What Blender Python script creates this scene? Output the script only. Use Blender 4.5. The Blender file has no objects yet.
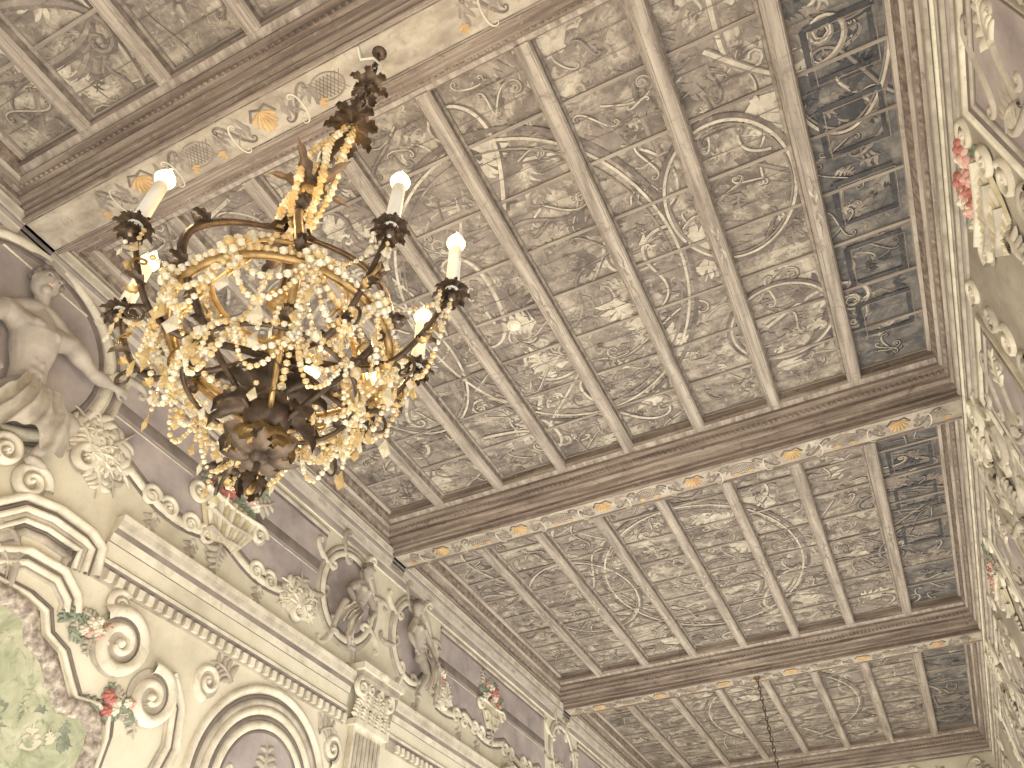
import bpy, math, random, itertools
from mathutils import Vector, Matrix
random.seed(11)
CZ=1.6
sc=bpy.context.scene
pi=math.pi
# ---------------------------------------------------------------- camera
cd=bpy.data.cameras.new('camera');cam=bpy.data.objects.new('camera',cd);sc.collection.objects.link(cam)
cam.location=(0,0,CZ);cam.rotation_euler=(pi/2+math.radians(44.92),0,math.radians(26.0))
cd.lens=26.12;cd.sensor_width=36;cd.clip_end=200
sc.camera=cam
try:
    sc.view_settings.view_transform='Standard'
    sc.view_settings.look='None'
    sc.view_settings.gamma=1.04
except Exception: pass
# ---------------------------------------------------------------- materials
def mat(name,cols,scale=(3,3,3),detail=6,rough=.85,bump=.0,metal=0,fine=None,dist=0.0,em=None,trans=0,bscale=40,ior=1.45):
    m=bpy.data.materials.new(name);m.use_nodes=True
    nt=m.node_tree;N=nt.nodes;L=nt.links;b=N['Principled BSDF']
    b.inputs['Roughness'].default_value=rough;b.inputs['Metallic'].default_value=metal;b.inputs['IOR'].default_value=ior
    tc=N.new('ShaderNodeTexCoord');mp=N.new('ShaderNodeMapping');mp.inputs['Scale'].default_value=scale
    L.new(tc.outputs['Object'],mp.inputs['Vector'])
    if len(cols)==1:
        b.inputs['Base Color'].default_value=(*cols[0],1)
    else:
        n=N.new('ShaderNodeTexNoise');n.inputs['Scale'].default_value=1;n.inputs['Detail'].default_value=detail
        n.inputs['Roughness'].default_value=.62;n.inputs['Distortion'].default_value=dist
        L.new(mp.outputs[0],n.inputs['Vector'])
        r=N.new('ShaderNodeValToRGB');e=r.color_ramp.elements
        k=len(cols)
        while len(e)<k: e.new(.5)
        for i,c in enumerate(cols):
            e[i].position=.32+.36*i/(k-1);e[i].color=(*c,1)
        L.new(n.outputs['Fac'],r.inputs[0]);out=r.outputs[0]
        fl=[fine] if isinstance(fine,tuple) else (fine or [])
        for fi in fl:
            n2=N.new('ShaderNodeTexNoise');n2.inputs['Scale'].default_value=fi[0];n2.inputs['Detail'].default_value=8
            n2.inputs['Roughness'].default_value=.7;n2.inputs['Distortion'].default_value=.8
            L.new(tc.outputs['Object'],n2.inputs['Vector'])
            r2=N.new('ShaderNodeValToRGB');r2.color_ramp.elements[0].position=fi[2];r2.color_ramp.elements[1].position=fi[3]
            L.new(n2.outputs['Fac'],r2.inputs[0])
            mx=N.new('ShaderNodeMixRGB');L.new(r2.outputs[0],mx.inputs[0])
            L.new(out,mx.inputs[1]);mx.inputs[2].default_value=(*fi[1],1);out=mx.outputs[0]
        L.new(out,b.inputs['Base Color'])
    if bump:
        n3=N.new('ShaderNodeTexNoise');n3.inputs['Scale'].default_value=bscale;n3.inputs['Detail'].default_value=4
        L.new(mp.outputs[0],n3.inputs['Vector']) if len(cols)>1 and scale[0]>8 else L.new(tc.outputs['Object'],n3.inputs['Vector'])
        if len(cols)>1 and scale[0]>8: n3.inputs['Scale'].default_value=2
        bp=N.new('ShaderNodeBump');bp.inputs['Strength'].default_value=bump;bp.inputs['Distance'].default_value=.01
        L.new(n3.outputs['Fac'],bp.inputs['Height']);L.new(bp.outputs[0],b.inputs['Normal'])
    if em:
        b.inputs['Emission Color'].default_value=(*em[0],1);b.inputs['Emission Strength'].default_value=em[1]
    if trans: b.inputs['Transmission Weight'].default_value=trans
    return m
M_board=mat('painted_board',[(.115,.093,.077),(.215,.18,.147),(.355,.305,.24),(.50,.445,.35)],(1.5,1.9,2),8,.9,.2,fine=[(6,(.135,.11,.093),.48,.70),(19,(.12,.098,.082),.52,.68),(16,(.55,.485,.385),.56,.74)],dist=1.8)
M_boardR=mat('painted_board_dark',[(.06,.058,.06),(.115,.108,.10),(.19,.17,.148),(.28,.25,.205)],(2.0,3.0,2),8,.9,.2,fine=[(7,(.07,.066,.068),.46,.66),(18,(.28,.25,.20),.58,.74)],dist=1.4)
M_joist=mat('joist_wood',[(.17,.138,.112),(.325,.275,.225),(.455,.395,.325)],(16,1.2,16),8,.85,.5,fine=[(22,(.53,.47,.385),.58,.78),(9,(.18,.145,.118),.54,.72)])
M_batten=mat('batten_wood',[(.13,.105,.087),(.245,.205,.168),(.36,.31,.25)],(1.6,14,14),6,.85,.3)
M_beam=mat('beam_wood',[(.095,.07,.055),(.20,.152,.12),(.33,.27,.215)],(1.2,16,16),8,.85,.5,fine=[(18,(.40,.34,.27),.57,.8),(8,(.10,.075,.058),.55,.72)])
M_soff=mat('soffit_paint',[(.20,.165,.13),(.34,.29,.225),(.46,.405,.32)],(3,6,3),6,.9,.1,fine=(12,(.22,.18,.145),.53,.72))
M_dark=mat('paint_dark',[(.075,.06,.053),(.135,.11,.093),(.21,.175,.145)],(5,5,5),6,.9,fine=(14,(.28,.235,.19),.54,.70))
M_mid=mat('paint_mid',[(.15,.123,.105),(.27,.225,.185)],(5,5,5),6,.9,fine=(14,(.35,.30,.24),.53,.69))
M_clite=mat('paint_light_ceiling',[(.33,.285,.22),(.57,.51,.405)],(6,6,6),6,.9,fine=(14,(.28,.24,.19),.50,.66))
M_lite=mat('paint_light',[(.42,.37,.29),(.58,.525,.42)],(6,6,6),4,.9)
M_blue=mat('paint_charcoal',[(.032,.032,.036),(.08,.077,.076)],(5,5,5),6,.9,fine=(14,(.15,.14,.125),.55,.70))
M_gold=mat('paint_ochre',[(.36,.22,.10),(.56,.38,.18)],(9,9,9),4,.8)
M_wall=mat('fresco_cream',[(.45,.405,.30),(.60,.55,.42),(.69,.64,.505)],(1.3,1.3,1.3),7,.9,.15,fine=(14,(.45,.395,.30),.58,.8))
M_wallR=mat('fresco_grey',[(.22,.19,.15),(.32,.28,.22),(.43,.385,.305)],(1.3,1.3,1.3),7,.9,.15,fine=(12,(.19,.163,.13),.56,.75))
M_cream=mat('fresco_highlight',[(.47,.42,.32),(.62,.565,.445),(.73,.68,.55)],(5,5,5),6,.85,.1,fine=(11,(.40,.35,.27),.55,.75))
M_stone=mat('fresco_stone',[(.25,.215,.175),(.385,.34,.27),(.50,.445,.36)],(5,5,5),6,.85,.1)
M_lav=mat('fresco_lavender',[(.235,.195,.19),(.34,.29,.272),(.43,.375,.335)],(2.2,2.2,2.2),5,.9)
M_shade=mat('fresco_umber',[(.12,.098,.085),(.21,.175,.148)],(4,4,4),5,.9)
M_basket=mat('painted_basket',[(.40,.34,.20),(.58,.51,.35)],(9,9,9),4,.85)
M_frame=mat('marbled_frame',[(.13,.10,.085),(.31,.26,.21),(.57,.51,.42)],(22,22,22),4,.7)
M_green=mat('landscape_paint',[(.22,.25,.15),(.38,.39,.26),(.57,.55,.40)],(4,4,4),8,.9,dist=1,fine=(12,(.19,.215,.135),.54,.7))
M_leafg=mat('painted_foliage',[(.14,.17,.12),(.28,.30,.22)],(9,9,9),4,.9)
M_pink=mat('painted_petal',[(.50,.25,.21),(.66,.44,.37)],(9,9,9),3,.85)
M_red=mat('painted_red_petal',[(.36,.11,.09),(.48,.20,.16)],(9,9,9),3,.85)
M_skin=mat('grisaille_figure',[(.29,.25,.21),(.46,.405,.335)],(4,4,4),5,.85)
M_floor=mat('floor_terrazzo',[(.42,.35,.27),(.57,.49,.4)],(6,6,6),5,.6)
M_iron=mat('bronze_iron',[(.042,.028,.020),(.13,.085,.052)],(18,18,18),4,.42,metal=.5)
M_gilt=mat('antique_gilt',[(.24,.145,.055),(.50,.33,.135)],(18,18,18),4,.36,metal=.7)
M_bead=mat('amber_crystal',[(.80,.58,.25),(.97,.82,.50)],(14,14,14),3,.06,trans=.6)
M_bead2=mat('pale_crystal',[(.92,.80,.54),(1,.95,.80)],(14,14,14),3,.04,trans=.5)
M_candle=mat('candle_sleeve',[(.90,.86,.74)],rough=.5)
M_bulb=mat('lamp_glow',[(1,.9,.7)],em=((1,.74,.34),3.2))
# ---------------------------------------------------------------- mesh builder
class MB:
    def __init__(s,name,mats,parent=None,smooth=True):
        s.n=name;s.v=[];s.f=[];s.m=[];s.mats=list(mats);s.p=parent;s.sm=smooth
    def mi(s,m): 
        if m not in s.mats: s.mats.append(m)
        return s.mats.index(m)
    def add(s,vs,fs,m):
        o=len(s.v);k=s.mi(m);s.v+=vs
        for q in fs: s.f.append(tuple(o+i for i in q));s.m.append(k)
    def box(s,a,b,m):
        x0,y0,z0=a;x1,y1,z1=b
        s.add([(x0,y0,z0),(x1,y0,z0),(x1,y1,z0),(x0,y1,z0),(x0,y0,z1),(x1,y0,z1),(x1,y1,z1),(x0,y1,z1)],
          [(0,3,2,1),(4,5,6,7),(0,1,5,4),(1,2,6,5),(2,3,7,6),(3,0,4,7)],m)
    def done(s):
        me=bpy.data.meshes.new(s.n);me.from_pydata(s.v,[],s.f)
        for m in s.mats: me.materials.append(m)
        me.polygons.foreach_set('material_index',s.m)
        me.polygons.foreach_set('use_smooth',[s.sm]*len(s.f))
        me.update()
        o=bpy.data.objects.new(s.n,me);sc.collection.objects.link(o)
        if s.p: o.parent=s.p
        return o
def empty(n):
    o=bpy.data.objects.new(n,None);sc.collection.objects.link(o);return o
RH=.62
LW=lambda p,q,h:(-4.9+h*RH,p,q+CZ)
RW=lambda p,q,h:(1.65-h*RH,p,q+CZ)
LF=lambda p,q,h:(-4.9+h,p,q+CZ)
CE=lambda p,q,h:(p,q,5.47+CZ-h)
SO=lambda p,q,h:(p,q,5.0+CZ-h)
JO=lambda p,q,h:(p,q,5.33+CZ-h)
jr=random.Random(3)
def ribbon(mb,M,pts,w,h,m,base=0.0,dome=True):
    n=len(pts);vs=[];k=5 if dome else 2
    j0=jr.uniform(0,.0004)
    for i,(x,y) in enumerate(pts):
        a=pts[max(0,i-1)];b=pts[min(n-1,i+1)];dx=b[0]-a[0];dy=b[1]-a[1];l=math.hypot(dx,dy) or 1
        nx,ny=-dy/l,dx/l
        ww=w(i/(n-1)) if callable(w) else w
        hh=h*min(1,ww/(w(.5) if callable(w) else w)+.15) if dome else h+j0+i*.000012
        if dome:
            for s,t in ((-1,0),(-.75,.7),(0,1),(.75,.7),(1,0)): vs.append(M(x+nx*ww*s,y+ny*ww*s,base+hh*t))
        else:
            for s in (-1,1): vs.append(M(x+nx*ww*s,y+ny*ww*s,base+hh))
    fs=[(i*k+j,i*k+j+1,(i+1)*k+j+1,(i+1)*k+j) for i in range(n-1) for j in range(k-1)]
    mb.add(vs,fs,m)
def turtle(kind,n=44,K=58):
    x=y=0;hd=0;pts=[(0,0)]
    for i in range(n):
        t=(i+.5)/n;u=2*t-1
        if kind=='S': k=K*u*abs(u)**2
        elif kind=='C': k=K*abs(u)**3+1.2
        elif kind=='W': k=7*math.sin(t*6.3)+K*.75*max(0,2*t-1.3)**2
        else: k=K*.9*max(0,t)**2.2
        hd+=k/n;x+=math.cos(hd)/n;y+=math.sin(hd)/n;pts.append((x,y))
    xs=[p[0] for p in pts];ys=[p[1] for p in pts]
    sx=max(xs)-min(xs);sy=max(ys)-min(ys);s=max(sx,sy);cx=(max(xs)+min(xs))/2;cy=(max(ys)+min(ys))/2
    return [((p[0]-cx)/s,(p[1]-cy)/s) for p in pts]
TT={k:turtle(k) for k in 'SCVW'}
def place(pts,cx,cy,ang,size,flip=1):
    c,s=math.cos(ang),math.sin(ang)
    return [(cx+size*(p[0]*c-flip*p[1]*s),cy+size*(p[0]*s+flip*p[1]*c)) for p in pts]
def scroll(mb,M,cx,cy,ang,size,kind='S',flip=1,w=.03,h=.02,m=None,base=0,dome=True):
    pts=place(TT[kind],cx,cy,ang,size,flip)
    wf=(lambda t:w*(.35+.65*math.sin(pi*t))) if kind not in 'VW' else (lambda t:w*(1.05-.75*t))
    ribbon(mb,M,pts,wf,h,m,base,dome)
def dome_(mb,M,cx,cy,rx,ry,h,m,base=0,ang=0,n=10,r=3):
    vs=[M(cx,cy,base+h)];fs=[];c,s=math.cos(ang),math.sin(ang)
    for j in range(1,r+1):
        t=j/r*pi/2
        for i in range(n):
            a=2*pi*i/n;x=rx*math.sin(t)*math.cos(a);y=ry*math.sin(t)*math.sin(a)
            vs.append(M(cx+x*c-y*s,cy+x*s+y*c,base+h*math.cos(t)))
    for i in range(n): fs.append((0,1+i,1+(i+1)%n))
    for j in range(r-1):
        for i in range(n): fs.append((1+j*n+i,1+(j+1)*n+i,1+(j+1)*n+(i+1)%n,1+j*n+(i+1)%n))
    mb.add(vs,fs,m)
def volute(mb,M,cx,cy,r,a0=0,turns=1.7,flip=1,w=.04,h=.03,m=None,base=0,shade=True):
    n=int(26*turns)
    def sp(k): 
        return [(cx+r*k*(1-.86*i/n)*math.cos(a0+flip*turns*2*pi*i/n),cy+r*k*(1-.86*i/n)*math.sin(a0+flip*turns*2*pi*i/n)) for i in range(n+1)]
    if shade: dome_(mb,M,cx,cy,r*.95,r*.95,h*.25,M_stone,base,n=20,r=2)
    ribbon(mb,M,sp(1),lambda t:w*(1-.6*t),h,m,base)
    ribbon(mb,M,sp(.8),lambda t:w*.22*(1-.6*t),h*.55,M_shade,base)
    dome_(mb,M,cx,cy,r*.16,r*.16,h*1.1,m,base)
def frond(mb,M,x,y,ang,L,curl=1.0,n=5,w=.3,h=.03,m=None,base=0,dome=True,m2=None):
    pts=[];hd=ang;px,py=x,y;N=18
    for i in range(N+1):
        pts.append((px,py));px+=math.cos(hd)*L/N;py+=math.sin(hd)*L/N;hd+=curl/N*(1+i/N)
    ribbon(mb,M,pts,lambda t:L*w*.22*(1.05-t)+.002,h,m,base,dome)
    for j in range(n):
        t=.08+.8*j/n;i=int(t*N);bx,by=pts[i];a=math.atan2(pts[i+1][1]-by,pts[i+1][0]-bx)
        for sd in (-1,1):
            ll=L*(.62-.42*t)*(1 if sd*curl<0 else .75);aa=a+sd*.75;q=[];qx,qy=bx,by
            for k in range(8):
                q.append((qx,qy));qx+=math.cos(aa)*ll/7;qy+=math.sin(aa)*ll/7;aa+=sd*.16
            ribbon(mb,M,q,lambda t:ll*w*.55*math.sin(pi*min(1,.18+t*.8))**.8+.001,h*.75,m if (m2 is None or (j+sd)%2) else m2,base,dome)
def fill(mb,M,poly,h,m):
    mb.add([M(a,b,h) for a,b in poly],[tuple(range(len(poly)))],m)
def ring(mb,M,cx,cy,rx,ry,w,h,m,a0=0,a1=2*pi,n=48,base=0,dome=True):
    ribbon(mb,M,[(cx+rx*math.cos(a0+(a1-a0)*i/n),cy+ry*math.sin(a0+(a1-a0)*i/n)) for i in range(n+1)],w,h,m,base,dome)
def profile(mb,M,y0,y1,prof,m,ms=None):
    for i in range(len(prof)-1):
        (q0,h0),(q1,h1)=prof[i],prof[i+1]
        mm=ms[i%len(ms)] if ms else m
        mb.add([M(y0,q0,h0),M(y1,q0,h0),M(y1,q1,h1),M(y0,q1,h1)],[(0,1,2,3)],mm)
    for y in (y0,y1):
        mb.add([M(y,q,h) for q,h in prof],[tuple(range(len(prof)))],m)
def tube(mb,pts,rad,m,n=8,flat=1.0):
    P=[Vector(p) for p in pts];k=len(P);vs=[]
    up=None
    for i in range(k):
        t=(P[min(k-1,i+1)]-P[max(0,i-1)]).normalized()
        if up is None:
            up=Vector((0,0,1)) if abs(t.z)<.9 else Vector((1,0,0))
        s=t.cross(up)
        if s.length<1e-4: s=t.cross(Vector((0,1,0)))
        s.normalize();u2=s.cross(t).normalized();up=u2
        r=rad(i/(k-1)) if callable(rad) else (rad[i] if isinstance(rad,(list,tuple)) else rad)
        for j in range(n):
            a=2*pi*j/n;vs.append(tuple(P[i]+s*r*math.cos(a)+u2*r*flat*math.sin(a)))
    fs=[(i*n+j,i*n+(j+1)%n,(i+1)*n+(j+1)%n,(i+1)*n+j) for i in range(k-1) for j in range(n)]
    fs.append(tuple(range(n))[::-1]);fs.append(tuple((k-1)*n+j for j in range(n)))
    mb.add(vs,fs,m)
def ball(mb,c,r,m,sc3=(1,1,1),n=10,rr=6,rot=None):
    vs=[];fs=[];c=Vector(c)
    for j in range(rr+1):
        t=pi*j/rr
        for i in range(n):
            a=2*pi*i/n
            v=Vector((r*sc3[0]*math.sin(t)*math.cos(a),r*sc3[1]*math.sin(t)*math.sin(a),r*sc3[2]*math.cos(t)))
            if rot: v=rot@v
            vs.append(tuple(c+v))
    for j in range(rr):
        for i in range(n):
            fs.append((j*n+i,j*n+(i+1)%n,(j+1)*n+(i+1)%n,(j+1)*n+i))
    mb.add(vs,fs,m)
rx=random.uniform
# ---------------------------------------------------------------- room shell
Y0,Y1=-4.5,17.3
b=MB('floor',[],smooth=False);b.box((-5.1,Y0,-.15),(1.95,Y1+.3,0),M_floor);b.done()
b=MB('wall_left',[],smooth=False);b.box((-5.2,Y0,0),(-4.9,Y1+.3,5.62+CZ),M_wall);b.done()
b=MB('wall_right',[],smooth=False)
added_wins=[(-2.6,-1.0),(1.4,3.0),(5.4,7.0),(9.4,11.0),(13.4,15.0)]  # unseen window openings, added low in this wall to let daylight in
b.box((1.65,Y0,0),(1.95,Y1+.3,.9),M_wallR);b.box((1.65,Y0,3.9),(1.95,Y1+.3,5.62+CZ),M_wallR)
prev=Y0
for a,c in added_wins+[(Y1+.3,None)]:
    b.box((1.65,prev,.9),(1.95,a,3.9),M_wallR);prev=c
b.done()
b=MB('wall_far',[],smooth=False);b.box((-4.9,Y1,0),(1.65,Y1+.3,5.62+CZ),M_wall);b.done()
for k,(a,c) in enumerate(added_wins):
    b=MB('window_%d'%(k+1),[],smooth=False)  # frames for the added openings, out of view
    for (y0,y1,z0,z1) in ((a,a+.08,.9,3.9),(c-.08,c,.9,3.9),(a,c,.9,.98),(a,c,3.82,3.9),((a+c)/2-.03,(a+c)/2+.03,.9,3.9),(a,c,2.9,2.96)):
        b.box((1.74,y0,z0),(1.82,y1,z1),M_joist)
    b.done()
b=MB('ceiling',[],smooth=False)
zc=5.47+CZ
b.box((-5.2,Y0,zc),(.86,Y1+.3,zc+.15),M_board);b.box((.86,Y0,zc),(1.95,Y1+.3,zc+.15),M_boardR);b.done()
# ---------------------------------------------------------------- beams
BY=[1.38+5.36*i for i in range(-1,4)]
half=[(.18,5.0),(.18,5.045),(.205,5.055),(.205,5.085),(.235,5.10),(.25,5.14),(.29,5.165),(.29,5.20),(.325,5.21),(.345,5.26),(.385,5.285),(.385,5.32),(.44,5.34),(.46,5.37),(.46,5.50)]
for bi,yc in enumerate(BY):
    root=MB('ceiling_beam',[],smooth=False)
    prof=[(yc-a,z) for a,z in half[::-1]]+[(yc+a,z) for a,z in half]
    for i in range(len(prof)-1):
        (ya,za),(yb,zb)=prof[i],prof[i+1]
        mm=M_soff if i==len(half)-1 else (M_joist if i in (2,26) else M_beam)
        root.add([(-4.9,ya,za+CZ),(1.65,ya,za+CZ),(1.65,yb,zb+CZ),(-4.9,yb,zb+CZ)],[(0,1,2,3)],mm)
    o=root.done()
    d=MB('beam_ornament',[],o)
    for s in (-1,1):
        x=-4.85
        while x<1.62:
            ball(d,(x,yc+s*.335,5.225+CZ),.018,M_beam,(1,.9,.9),6,4);x+=.055
    for s in (-1,1):
        ribbon(d,SO,[(-4.88,yc+s*.165),(1.63,yc+s*.165)],.014,.012,M_beam)
        ribbon(d,SO,[(-4.88,yc+s*.140),(1.63,yc+s*.140)],.005,.003,M_dark,dome=False)
    off=-4.25
    xs=[off+1.06*k for k in range(7) if off+1.06*k<1.6]
    if bi==1: xs=[-3.75,-2.6,-.6,.5]
    for x in xs:
        for k in range(7):
            a=pi/2+(k-3)*.42
            ribbon(d,SO,[(x,yc-.06),(x+.055*math.cos(a),yc-.06+.07*math.sin(a)),(x+.10*math.cos(a),yc-.05+.14*math.sin(a))],lambda t:.004+.014*t,.012,M_gold)
        ribbon(d,SO,[(x-.11,yc-.02),(x-.06,yc-.09),(x,yc-.07),(x+.06,yc-.09),(x+.11,yc-.02)],.010,.01,M_dark,dome=True)
        for s in (-1,1):
            scroll(d,SO,x+s*.27,yc,0 if s>0 else pi,.26,'S',s,.011,.004,M_dark,.001,False)
            scroll(d,SO,x+s*.27,yc+.04,0 if s>0 else pi,.22,'C',-s,.007,.006,M_lite,.001,False)
            frond(d,SO,x+s*.14,yc,0 if s>0 else pi,.18,.8*s,3,.3,.004,M_mid,.002,False)
            frond(d,SO,x+s*.45,yc,pi if s>0 else 0,.16,.8*s,3,.3,.004,M_mid,.002,False)
            frond(d,SO,x+s*.45,yc+.05,pi/2,.08,.8*s,3,.4,.004,M_gold,.002,False)
    for x in [q+.53 for q in xs[:-1]]:
        for k in range(-3,4):
            for sg in (-1,1):
                ribbon(d,SO,[(x+k*.03-.05,yc-sg*.07),(x+k*.03+.05,yc+sg*.07)],.0025,.004,M_dark,dome=False)
        ring(d,SO,x,yc,.13,.09,.006,.006,M_mid)
    d.done()
# ---------------------------------------------------------------- bay frames, joists, battens
bays=[(BY[i]+.46,BY[i+1]-.46) for i in range(4)]+[(BY[4]+.46,Y1)]
for (ya,yb) in bays:
    fr=MB('trim_bay_frame',[],smooth=False)
    for side in (-1,1):
        xw=-4.9 if side<0 else 1.65
        q=1.0 if side<0 else .8
        pr=[(0,5.08),(.03,5.08),(.03,5.12),(.055,5.14),(.055,5.19),(.08,5.21),(.08,5.27),(.11,5.29),(.13,5.37),(.13,5.41),(.165,5.43),(.165,5.47)]
        for i in range(len(pr)-1):
            (h0,z0),(h1,z1)=pr[i],pr[i+1]
            fr.add([(xw-side*h0*q,ya-.4,z0+CZ),(xw-side*h0*q,yb+.4,z0+CZ),(xw-side*h1*q,yb+.4,z1+CZ),(xw-side*h1*q,ya-.4,z1+CZ)],[(0,1,2,3)],M_beam if i in (3,4,7,8) else M_joist)
    fr.done()
jx=[.81-.81*i for i in range(7)]
for (ya,yb) in bays:
    for x in jx:
        j=MB('ceiling_joist',[],smooth=False)
        x=x-.01
        pr=[(-.085,5.47),(-.085,5.445),(-.066,5.43),(-.066,5.355),(-.05,5.33),(.05,5.33),(.066,5.355),(.066,5.43),(.085,5.445),(.085,5.47)]
        for i in range(9):
            (a,z0),(c,z1)=pr[i],pr[i+1]
            j.add([(x+a,ya-.02,z0+CZ),(x+a,yb+.02,z0+CZ),(x+c,yb+.02,z1+CZ),(x+c,ya-.02,z1+CZ)],[(0,1,2,3)],M_batten if i in (1,2,6,7) else M_joist)
        for s in (-1,1):
            ribbon(j,JO,[(x+s*.038,ya),(x+s*.038,yb)],.003,.003,M_mid,dome=False)
        ym=(ya+yb)/2
        if yb-ya>2:
            for s in (-1,1):
                ribbon(j,JO,[(x,ym+s*.03),(x-.012,ym+s*.1),(x+.012,ym+s*.2),(x,ym+s*.32)],lambda t:.012*(1-t)+.002,.003,M_mid,dome=False)
                ribbon(j,JO,[(x,ym+s*.05),(x+.02,ym+s*.1),(x+.03,ym+s*.16)],lambda t:.008*math.sin(pi*min(1,t+.1))+.001,.003,M_clite,dome=False)
                ribbon(j,JO,[(x,ym+s*.11),(x-.02,ym+s*.16),(x-.03,ym+s*.22)],lambda t:.008*math.sin(pi*min(1,t+.1))+.001,.003,M_clite,dome=False)
        j.done()
    L=yb-ya
    if L>3:
        bt=MB('ceiling_batten_grid',[],smooth=False)
        nb=8
        for k in range(0,nb+1):
            y=ya+L*k/nb
            bt.box((-4.9,y-.015,5.447+CZ),(1.65,y+.015,5.47+CZ),M_batten)
        bt.done()
# ---------------------------------------------------------------- ceiling painting
pt=MB('ceiling_painted_scrollwork',[])
xe=[-4.75]+[x-.01 for x in jx[::-1]]+[1.5]
def layer(): return rx(.002,.0135)
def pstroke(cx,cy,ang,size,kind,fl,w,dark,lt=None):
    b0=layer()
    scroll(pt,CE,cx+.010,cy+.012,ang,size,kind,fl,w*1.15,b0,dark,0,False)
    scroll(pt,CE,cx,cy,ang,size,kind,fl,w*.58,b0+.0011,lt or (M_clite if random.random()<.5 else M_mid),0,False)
for (ya,yb) in bays:
    L=yb-ya
    if L<2: continue
    far=ya>11.5
    for s in range(30 if far else 60):
        cx=rx(-4.6,1.4);cy=rx(ya+.1,yb-.1);a=rx(0,6.28);sz=rx(.6,1.35)
        R_=cx>.9
        dk=M_blue if R_ else (M_dark if random.random()<.6 else M_mid)
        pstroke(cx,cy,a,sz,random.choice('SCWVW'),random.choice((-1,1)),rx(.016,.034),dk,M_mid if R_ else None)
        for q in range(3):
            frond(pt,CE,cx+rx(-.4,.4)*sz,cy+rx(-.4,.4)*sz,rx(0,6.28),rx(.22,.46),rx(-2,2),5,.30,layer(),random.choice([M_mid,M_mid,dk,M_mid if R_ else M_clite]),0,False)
    for c in range(8):
        xa,xb=xe[c]+.08,xe[c+1]-.08;xm=(xa+xb)/2;W=xb-xa
        dk=M_blue if c==7 else M_dark
        for r in range(8):
            y0=ya+L*r/8;y1=ya+L*(r+1)/8;ym=(y0+y1)/2
            for q in (.33,.66):
                ribbon(pt,CE,[(xa-.03,y0+(y1-y0)*q),(xb+.03,y0+(y1-y0)*q)],.003,.0155,M_dark,dome=False)
            for s in range(3 if far else 4):
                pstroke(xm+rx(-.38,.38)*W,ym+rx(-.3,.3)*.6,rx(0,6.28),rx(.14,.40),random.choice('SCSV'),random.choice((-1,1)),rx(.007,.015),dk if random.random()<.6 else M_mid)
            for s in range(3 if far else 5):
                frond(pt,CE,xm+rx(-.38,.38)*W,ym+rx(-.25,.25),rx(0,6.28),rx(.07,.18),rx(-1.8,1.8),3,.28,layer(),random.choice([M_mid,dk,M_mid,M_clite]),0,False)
for (cx,cy,a,c2) in ((-1.62,4.05,1.35,1.75),(.2,3.7,.55,.7),(1.15,2.7,.42,.9),(-3.4,4.2,.7,1.1),(-1.62,9.4,1.4,1.7),(-3.4,9.4,.8,1.1),(-1.62,14.8,1.4,1.7),(-3.2,-.9,.8,.9),(.3,5.3,.5,.5)):
    for q,(w,mm) in enumerate(((.022,M_dark),(.012,M_clite),(.008,M_mid))):
        ring(pt,CE,cx,cy,a*(1-.05*q),c2*(1-.05*q),w,.0150+.0007*q,mm,dome=False,n=80)
for y in (2.0,2.65,3.3,4.0,4.7,5.4,7.8,8.6,9.5):
    p=[(.98,y),(1.42,y),(1.42,y+.42),(.98,y+.42),(.98,y)]
    ribbon(pt,CE,p,.024,.0175,M_blue,dome=False)
    ribbon(pt,CE,[(a+.035,c+.03) for a,c in p],.005,.0185,M_mid,dome=False)
pt.done()
b=MB('ceiling_downlight',[])
dome_(b,CE,-2.03,4.2,.06,.06,.035,M_cream,.015,n=20);ring(b,CE,-2.03,4.2,.06,.06,.01,.035,M_cream);b.done()
# ---------------------------------------------------------------- left wall architecture
cor=MB('trim_cornice_left',[],smooth=False)
for (ya,yb) in bays:
    profile(cor,LF,ya-.6,yb+.6,[(5.08,.0),(5.08,.07),(5.05,.07),(5.01,.055),(4.985,.055),(4.985,.04),(4.95,.035),(4.93,.035),(4.89,.02),(4.87,.0)],M_cream,[M_cream,M_cream,M_stone,M_cream,M_shade,M_lav,M_cream,M_stone,M_lav])
ribbon(cor,LW,[(Y0,4.80),(Y1,4.80)],.035,.006,M_lav)
ribbon(cor,LW,[(Y0,4.74),(Y1,4.74)],.012,.02,M_cream)
cor.done()
fz=MB('trim_frieze_left',[])
def zlow(y): return 3.82-.14*abs(math.sin((y-2.9)*pi/1.15))
def panel(ya,yb):
    n=int((yb-ya)/.05);pts=[(ya+(yb-ya)*i/n,zlow(ya+(yb-ya)*i/n)) for i in range(n+1)]
    vs=[]
    for y,z in pts: vs+= [LW(y,z,.004),LW(y,4.66,.004)]
    fz.add(vs,[(2*i,2*i+1,2*i+3,2*i+2) for i in range(n)],M_lav)
    ribbon(fz,LW,[(y,z-.02) for y,z in pts],.038,.035,M_cream)
    ribbon(fz,LW,[(y,z-.08) for y,z in pts],.014,.018,M_shade)
    ribbon(fz,LW,[(y,z+.04) for y,z in pts],.02,.01,M_shade)
    ribbon(fz,LW,[(ya,4.66),(yb,4.66)],.03,.03,M_stone)
    ribbon(fz,LW,[(ya,4.60),(yb,4.60)],.018,.012,M_shade)
    ribbon(fz,LW,[(ya,4.22),(yb,4.22)],.06,.010,M_shade)
    ribbon(fz,LW,[(ya,4.13),(yb,4.13)],.012,.014,M_stone)
panel(2.62,5.4);panel(7.9,11.2);panel(12.6,16.5)
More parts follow.
